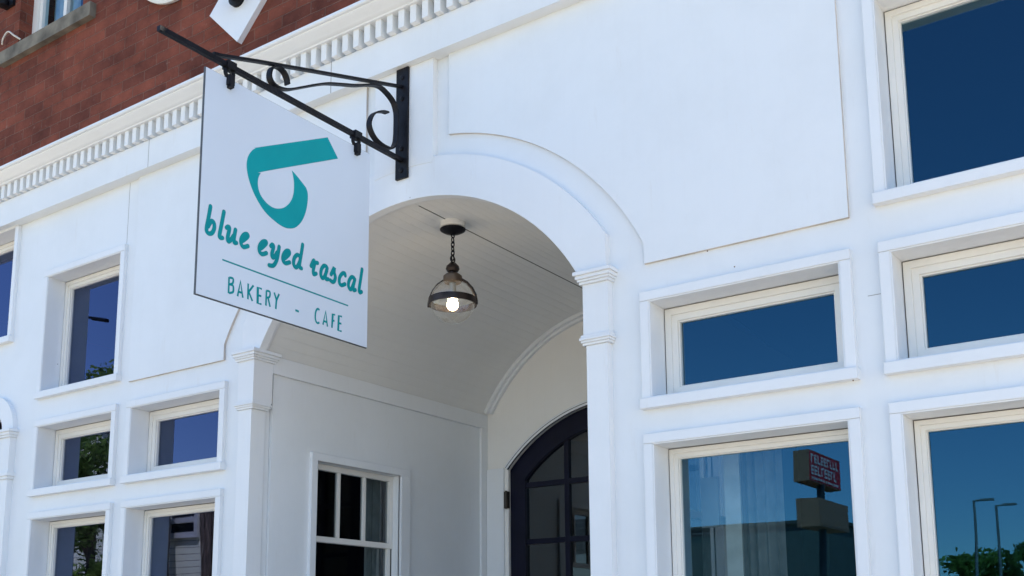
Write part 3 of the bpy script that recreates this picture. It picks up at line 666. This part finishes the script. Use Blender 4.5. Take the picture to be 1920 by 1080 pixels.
# ================================================================== SIGN BRACKET
K = thing('sign_bracket', (XC, 9.88, 5.89), 'black wrought iron scroll bracket fixed on the centre strip above the entrance', 'bracket')
m = MB(); m.box(XC - .100, XC + .100, 9.93, 9.967, 5.91, 7.455); pt = m.build('wall_plate', 'iron', K)
for zz in (6.02, 6.32, 7.02, 7.32):
    m = MB(); m.lathe((XC, 9.91, zz), [(.012, 0), (.034, .008), (.034, .022)], 10, 'y'); m.build('bolt', 'iron', pt, smooth=40)
m = MB(); m.box(XC - .027, XC + .027, 6.17, 9.931, 6.134, 6.188); m.build('lower_bar', 'iron', K)
def strip(path, th, x0, x1, mb):
    L, Rr = offset_path(path, th); mb.prism([L + Rr[::-1]], x0, x1, 'x')
m = MB(); strip([(9.931, 7.19), (7.454, 6.395), (6.95, 6.225), (6.86, 6.205)], .032, XC - .026, XC + .026, m); m.build('upper_bar', 'iron', K)
sc1 = [[7.93, 6.324], [7.914, 6.388], [7.88, 6.437], [7.823, 6.468], [7.752, 6.464], [7.683, 6.417], [7.653, 6.332], [7.667, 6.268], [7.715, 6.230], [7.779, 6.222], [7.873, 6.240], [7.975, 6.285], [8.119, 6.369], [8.349, 6.505], [8.552, 6.615], [8.798, 6.715], [9.053, 6.815], [9.24, 6.905]]
sc2 = [[9.25, 6.91], [9.35, 6.953], [9.45, 6.985], [9.54, 6.99], [9.66, 6.955], [9.76, 6.895], [9.81, 6.80], [9.822, 6.712], [9.822, 6.584], [9.818, 6.454], [9.80, 6.345], [9.74, 6.248], [9.645, 6.222], [9.515, 6.226], [9.41, 6.262], [9.339, 6.33], [9.31, 6.408], [9.335, 6.502], [9.391, 6.584], [9.471, 6.64], [9.564, 6.683], [9.646, 6.701]]
m = MB(); strip(catmull(sc1, 4), .020, XC - .040, XC + .040, m); m.build('scroll', 'iron', K, smooth=40)
m = MB(); strip(catmull(sc2, 4), .020, XC - .040, XC + .040, m); m.build('scroll', 'iron', K, smooth=40)
for yh in (7.09, 9.08):
    m = MB(); m.box(XC - .05, XC + .05, yh - .06, yh + .06, 6.118, 6.205); m.torus((XC, yh, 6.085), .055, .022, 20, 8, 'x')
    m.box(XC - .055, XC + .055, yh - .036, yh + .036, 5.93, 6.045); m.box(XC - .06, XC + .06, yh - .025, yh + .025, 5.90, 5.935)
    m.build('hanger', 'iron', K, smooth=35)

# ================================================================== HANGING SIGN
H = thing('hanging_sign', (XC, 8.05, 3.505), 'white square sign with teal emblem and lettering hanging from the iron bracket', 'sign')
y0, y1, z0, z1 = 6.775, 9.345, 3.505, 6.022
SX = XC
m = MB(); m.box(SX - .030, SX - .006, y0, y1, z0, z1); board = m.build('board', 'signedge', H)
m = MB(); m.box(SX - .0065, SX, y0 + .008, y1 - .006, z0 + .008, z1 - .006); m.build('face', 'signwhite', board)
m = MB(); m.box(SX - .0365, SX - .0295, y0 + .008, y1 - .006, z0 + .008, z1 - .006); m.build('face', 'signwhite', board)
def smooth_poly(pts):
    n = len(pts); out = []
    for i in range(n):
        (p1, c1), (p2, c2) = pts[i], pts[(i + 1) % n]
        p0 = p1 if c1 else pts[i - 1][0]; p3 = p2 if c2 else pts[(i + 2) % n][0]
        if c1 and c2: out.append(tuple(p1)); continue
        out += catmull([p0, p1, p2, p3], 6)[6:12]
    return out
lg = smooth_poly(LOGO)
m = MB(); m.prism([lg], SX + .0005, SX + .003, 'x'); m.build('emblem', 'teal', H)
def ribbon(path, w, lvl, mb, round_=True):
    L, Rr = offset_path(path, w)
    # a strip of quads rising a hair along the stroke, so that a curl can cross itself cleanly
    x = SX + .0008 + lvl * .0008; n = len(path); up_ = .00006
    mb.add([(x + i * up_, *p) for i, p in enumerate(L)] + [(x + i * up_, *p) for i, p in enumerate(Rr)], [(i, i + 1, n + i + 1, n + i) for i in range(n - 1)])
    if round_:
        for p, q, dx in ((path[0], path[1], -.0002), (path[-1], path[-2], n * up_)):
            k = 14; mb.add([(x + dx, p[0] + w / 2 * math.cos(2 * math.pi * t / k), p[1] + w / 2 * math.sin(2 * math.pi * t / k)) for t in range(k)], [tuple(range(k))])
for lo_, hi_ in ((0, 5), (5, 11), (11, len(SCRIPT))):
    m = MB()
    for i in range(lo_, hi_): ribbon(catmull(SCRIPT[i], 5), .050, i % 4, m)
    m.build('lettering', 'teal_text', H, recalc=False)
for lo_, hi_ in ((0, 14), (14, 15), (15, len(CAPS))):
    m = MB()
    for i in range(lo_, hi_):
        st, sm = CAPS[i]; ribbon(catmull(st, 5) if sm else st, .024, i % 5, m, False)
    m.build('lettering', 'teal_text', H, recalc=False)
m = MB(); ribbon(RULE, .018, 0, m, False); m.build('rule', 'teal_text', H, recalc=False)

# ================================================================== PORCH LANTERN
LX, LY, LZ = XC, 11.02, 4.525
Lm = thing('pendant_lamp', (LX, LY, 5.64), 'lit clear globe lantern on a black chain under the porch vault', 'lamp')
m = MB(); m.lathe((LX, LY, 5.52), [(.03, -.03), (.05, -.02), (.12, .0), (.172, .03), (.178, .042), (.15, .05)], 36); m.build('canopy', 'iron', Lm, smooth=35)
m = MB(); m.lathe((LX, LY, 5.571), [(.15, 0), (.172, .012), (.172, .10)], 36); m.build('mounting_block', 'ceiling', Lm, smooth=35)
m = MB(); z = 5.49; k = 0
m.torus((LX, LY, 5.475), .032, .009, 14, 6, 'x')
zt = 5.45
while zt > 5.19:
    a = zt; b = zt - .085; w_ = .024
    for ax in ((1, 0) if k % 2 else (0, 1),):
        pts = [(LX + ax[0] * w_ * math.sin(t), LY + ax[1] * w_ * math.sin(t), (a + b) / 2 + (a - b) / 2 * math.cos(t)) for t in [2 * math.pi * q / 12 for q in range(13)]]
        m.tube(pts, .0085, 6, False)
    zt -= .062; k += 1
m.torus((LX, LY, 5.135), .046, .010, 18, 6, 'x'); m.build('chain', 'iron', Lm, smooth=60)
m = MB(); m.lathe((LX, LY, 4.945), [(.03, 0), (.075, .015), (.095, .05), (.085, .09), (.05, .125), (.025, .15)], 28); m.lathe((LX, LY, 4.90), [(.045, 0), (.045, .06)], 20); m.build('finial', 'bronze', Lm, smooth=40)
m = MB(); m.lathe((LX, LY, 4.80), [(.115, 0), (.128, .02), (.128, .09), (.10, .115), (.05, .12)], 36); m.build('collar', 'brown', Lm, smooth=35)
m = MB(); rr = .305; pf = []
for i in range(27):
    a = math.radians(-88 + 156 * i / 26); pf.append((rr * math.cos(a), rr * math.sin(a)))
m.lathe((LX, LY, LZ), pf, 48); gl = m.build('globe', 'globe', Lm, smooth=180)
m = MB()
rp = [(.312, -.045), (.330, -.045), (.330, .045), (.312, .045)]
vs, fs = [], []
for i in range(48):
    a = 2 * math.pi * i / 48
    for r, h in rp: vs.append((LX + r * math.cos(a), LY + r * math.sin(a), LZ + h))
for i in range(48):
    for q in range(4): fs.append((i * 4 + q, ((i + 1) % 48) * 4 + q, ((i + 1) % 48) * 4 + (q + 1) % 4, i * 4 + (q + 1) % 4))
m.add(vs, fs); m.build('band', 'bronze', Lm, smooth=30)
for ang in (25, 205):
    ca, sa = math.cos(math.radians(ang)), math.sin(math.radians(ang)); m = MB()
    m.tube([(LX + r * ca, LY + r * sa, LZ + h) for r, h in [(.125, .315), (.20, .265), (.27, .18), (.318, .08), (.332, 0), (.332, -.05)]], .019, 8); m.build('strap', 'bronze', Lm, smooth=50)
m = MB(); m.lathe((LX, LY, 4.63), [(.04, 0), (.048, .01), (.048, .18)], 20); m.build('socket', 'steel', Lm, smooth=35)
m = MB(); pf = [(.078 * math.cos(math.radians(a)), .078 * math.sin(math.radians(a))) for a in range(-88, 66, 11)] + [(.022, .10), (.022, .14)]
m.lathe((LX, LY, 4.485), pf, 28); m.build('bulb', 'bulb', Lm, smooth=180)

# ================================================================== ACROSS THE STREET (seen in the panes)
def tree(x, y, h, cr, label, leaf='leaf', n=1500, seed=1, group=None, trunks=1, crown0=.35, ls=.30):
    rnd = random.Random(seed); T = thing('tree', (x, y, GZ), label, 'tree', group); base = Vector((x, y, GZ))
    m = MB(); tips = []
    for t in range(trunks):
        a = rnd.uniform(0, 6.28); lean = (.0 if trunks == 1 else .10) * h
        top = base + Vector((math.cos(a) * lean, math.sin(a) * lean, h * .72)); st = base + Vector((math.cos(a), math.sin(a), 0)) * (.0 if trunks == 1 else .35)
        mid = (st + top) / 2 + Vector((rnd.uniform(-.2, .2), rnd.uniform(-.2, .2), 0)) * h * .06
        r0 = h * .022 / math.sqrt(trunks) + .05
        m.tube(catmull([tuple(st), tuple(mid), tuple(top)], 4), [r0 * (1 - .085 * i) for i in range(9)], 8)
        for b in range(9):
            u = rnd.uniform(.38, 1.0); p = st.lerp(top, u); d = Vector((rnd.uniform(-1, 1), rnd.uniform(-1, 1), rnd.uniform(.15, .9))).normalized()
            e = p + d * cr * rnd.uniform(.55, .95); m.tube([tuple(p), tuple((p + e) / 2 + Vector((0, 0, .05 * h * rnd.random()))), tuple(e)], [r0 * .38, r0 * .24, r0 * .1], 6); tips.append(e); tips.append((p + e) / 2)
    m.build('trunk', 'bark', T, smooth=60)
    m = MB(); cen = base + Vector((0, 0, h * (crown0 + 1) / 2)); hh = h * (1 - crown0) / 2
    cl = [cen + Vector((rnd.gauss(0, .42) * cr, rnd.gauss(0, .42) * cr, max(-1, min(1, rnd.gauss(0, .5))) * hh)) for _ in range(26)] + tips
    for i in range(n):
        c = rnd.choice(cl); rad = cr * .28
        p = c + Vector((rnd.gauss(0, 1), rnd.gauss(0, 1), rnd.gauss(0, .8))) * rad * .6
        u = Vector((rnd.uniform(-1, 1), rnd.uniform(-1, 1), rnd.uniform(-1, 1))).normalized(); v = u.orthogonal().normalized(); s_ = ls * rnd.uniform(.6, 1.3)
        m.add([p - u * s_, p + v * s_ * .55, p + u * s_, p - v * s_ * .55], [(0, 1, 2, 3)])
    m.build('crown', leaf, T, recalc=False)
    return T

# clapboard house with gable, opposite the left windows
HS = thing('clapboard_house', (-62, -24.2, GZ), 'tan clapboard house across the street mirrored in the left windows', 'house')
HY = -24.2
HW = (-58.2, -55.55, 6.95, 9.6)
pts = [(-63.5, GZ), (-50.6, GZ), (-50.6, 9.35), (-63.5, 9.6)]
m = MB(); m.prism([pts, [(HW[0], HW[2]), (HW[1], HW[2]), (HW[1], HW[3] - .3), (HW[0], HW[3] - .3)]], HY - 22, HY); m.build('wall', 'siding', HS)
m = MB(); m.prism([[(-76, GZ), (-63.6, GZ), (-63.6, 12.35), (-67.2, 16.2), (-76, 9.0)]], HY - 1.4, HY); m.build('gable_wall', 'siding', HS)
def slab(a, b, t, mb, y0, y1):
    d = Vector((b[0] - a[0], b[1] - a[1])).normalized(); nn = Vector((-d.y, d.x)) * t
    if nn.y < 0: nn = -nn
    mb.prism([[(a[0], a[1]), (b[0], b[1]), (b[0] + nn.x, b[1] + nn.y), (a[0] + nn.x, a[1] + nn.y)]], y0, y1)
m = MB(); slab((-67.2, 16.25), (-63.2, 12.0), .35, m, HY - 1.5, HY + .5); m.build('roof', 'roof', HS)
m = MB(); slab((-67.25, 16.25), (-77.2, 8.0), .35, m, HY - 1.5, HY + .5); m.build('roof', 'roof', HS)
m = MB(); slab((-63.2, 9.62), (-50.0, 9.36), .3, m, HY - 23, HY + .45); m.build('roof', 'roof', HS)
m = MB(); m.ring(HW[0] - .35, HW[1] + .35, HW[2] - .35, HW[3] - .26, .36, HY - .05, HY + .22); m.box(HW[0], HW[1], HY - .1, HY + .12, 7.6, 7.95); hw_ = m.build('window', 'housetrim', HS)
m = MB(); m.add([(HW[1], HY - .12, HW[2]), (HW[0], HY - .12, HW[2]), (HW[0], HY - .12, HW[3] - .3), (HW[1], HY - .12, HW[3] - .3)], [(0, 1, 2, 3)]); m.build('pane', 'muntin', hw_)
for hx_ in (-66.2, -72): 
    m = MB(); m.ring(hx_ - 1.1, hx_ + 1.1, -.5, 4.2, .3, HY - .02, HY + .18); q_ = m.build('window', 'housetrim', HS)
    m = MB(); m.box(hx_ - 1.0, hx_ + 1.0, HY - .01, HY + .05, -.4, 4.1); m.build('pane', 'muntin', q_)
m = MB(); m.box(-54, -52.2, HY - .02, HY + .15, PV, 3.2); m.build('door', 'signbrown', HS)

tree(-61.6, -19.6, 22.0, 3.0, 'tall leafy street tree in front of the clapboard house, mirrored in the left windows', 'leaf', 8000, 3, crown0=.20, ls=.21)
# two rough porch posts of the house, wrapped in bare climbing stems
rv = random.Random(11)
for px_ in (-57.45, -53.3):
    m = MB(); m.tube([(px_, HY + 1.0, GZ), (px_ + .03, HY + 1.0, 3), (px_, HY + 1.0, 9.5)], [.30, .27, .28], 10); po = m.build('porch_post', 'bark', HS, smooth=60)
    for k in range(5):
        ph = rv.uniform(0, 6.28); tw = rv.uniform(.12, .3); m = MB()
        m.tube(catmull([(px_ + (.33 + .08 * rv.random()) * math.cos(ph + tw * z), HY + 1.0 + (.33 + .08 * rv.random()) * math.sin(ph + tw * z), z) for z in [GZ + i * 1.55 for i in range(10)]], 4), .055 + .03 * rv.random(), 6); m.build('climber_stem', 'bark', po, smooth=60)

# roadside pylon sign: red box above, brown box below, both on one pole
PS = thing('pylon_sign', (-39.2, -94, GZ), 'red lettered box sign above brown box on dark pole, mirrored in right window', 'sign')
m = MB(); m.tube([(-39.3, -93.5, GZ), (-39.3, -93.5, 16.8)], .42, 14); m.build('pole', 'muntin', PS, smooth=40)
m = MB(); m.box(-40.5, -38.92, -99.2, -89.2, 16.45, 19.6); up = m.build('upper_cabinet', 'signbrown', PS)
m = MB(); m.box(-38.93, -38.88, -99.05, -89.35, 16.55, 19.5); m.build('face', 'signred', up)
m = MB(); rnd = random.Random(4)
def glyph_row(y_near, y_far, zlo, zhi, cnt):
    for i in range(cnt):
        a = y_near + (y_far - y_near) * i / cnt; b = y_near + (y_far - y_near) * (i + .72) / cnt; t = .10
        x0, x1 = -38.885, -38.86; k = rnd.randrange(4); lo, hi = min(a, b), max(a, b)
        m.box(x0, x1, hi - t * 2, hi, zlo, zhi)
        if k != 1: m.box(x0, x1, lo, hi - t * 2.1, zlo, zlo + t * 2)
        if k != 0: m.box(x0, x1, lo, hi - t * 2.1, zhi - t * 2, zhi)
        if k > 1: m.box(x0, x1, lo, hi - t * 2.1, (zlo + zhi) / 2 - t, (zlo + zhi) / 2 + t)
glyph_row(-89.7, -98.6, 18.35, 19.25, 9); glyph_row(-89.7, -97.8, 17.15, 18.1, 8); glyph_row(-89.8, -98.4, 16.68, 16.9, 16)
m.build('lettering', 'signtext', up)
m = MB(); m.box(-40.4, -38.1, -99, -89.2, 11.7, 14.7); lo = m.build('lower_cabinet', 'signbrown', PS)
m = MB(); m.box(-38.11, -38.07, -98.8, -89.4, 11.9, 14.5); m.build('face', 'signbrown', lo)

# parking lot lamp; the farther one is added for its doubled reflection
for i, (x, y, z, lab) in enumerate([(-30.6, -124, 17.3, 'nearer tall grey street lamp mirrored in the rightmost lower window'), (-29.1, -130, 17.2, 'farther tall grey lamp added as the doubled reflection of the nearer one in the rightmost lower window')]):
    t = thing('street_lamp', (x, y, GZ), lab, 'street lamp', 'street lamps over the parking lot')
    m = MB(); m.tube([(x, y, GZ), (x, y, z)], [.24, .16], 10); m.tube([(x, y, z - .1), (x + 1.3, y, z + .05)], .12, 8); m.build('pole', 'steel', t, smooth=40)
    m = MB(); m.box(x + .9, x + 2.5, y - .35, y + .35, z - .12, z + .16); m.build('lamp_head', 'steel', t)

t = thing('street_lamp', (-62.6, -17.4, GZ), 'dark street lamp with one short arm, its arm mirrored in the upper left window', 'street lamp')
m = MB(); m.tube([(-62.6, -17.4, GZ), (-62.6, -17.4, 21.3)], [.22, .16], 10); m.build('pole', 'iron', t, smooth=40)
m = MB(); m.tube([(-62.6, -17.4, 21.25), (-57.4, -17.4, 19.7)], [.10, .07], 8); m.tube([(-58.9, -17.4, 20.12), (-57.3, -17.4, 19.64)], .12, 8); m.build('arm', 'iron', t)

# low dark building behind the pylon sign
DB = thing('warehouse', (-55, -112, GZ), 'long low dark building with a flat roof mirrored in the right window', 'building')
m = MB(); m.box(-82, -44, -150, -109.5, 2.8, 14.3); m.build('wall', 'darkwall', DB)
m = MB(); m.box(-82.05, -43.95, -150.1, -109.4, GZ, 2.75); m.build('base_wall', 'tanwall', DB)
m = MB(); m.box(-82.4, -43.6, -150.4, -109.1, 14.31, 14.75); m.build('roof', 'roof', DB)
for i in range(6):
    x = -78 + i * 6; m = MB(); m.box(x, x + 3.2, -109.42, -109.3, 4.2, 7.0); m.build('window', 'muntin', DB)

for i, (x, y, h, c, lab, lf) in enumerate([
        (-38.5, -158, 18.3, 5.0, 'broad green tree left of the street lamps, mirrored in the rightmost lower window', 'leaf'),
        (-32.5, -160, 18.0, 4.6, 'round green tree below the street lamps, mirrored in the rightmost lower window', 'leaf_b'),
        (-26.0, -166, 16.5, 4.6, 'low green tree right of the street lamps, mirrored in the rightmost lower window', 'leaf'),
        (-50.5, -158, 17.5, 5.5, 'dark green tree right of the low dark building', 'leaf_b'),
        (-66.0, -168, 21.5, 6.0, 'tall tree rising behind the low dark building', 'leaf_b'),
        (-76.0, -172, 22.5, 6.5, 'spreading tree behind the left end of the low dark building', 'leaf')]):
    tree(x, y, h, c, lab, lf, 3400, 20 + i, 'trees beyond the parking lot', crown0=.15, ls=.62)
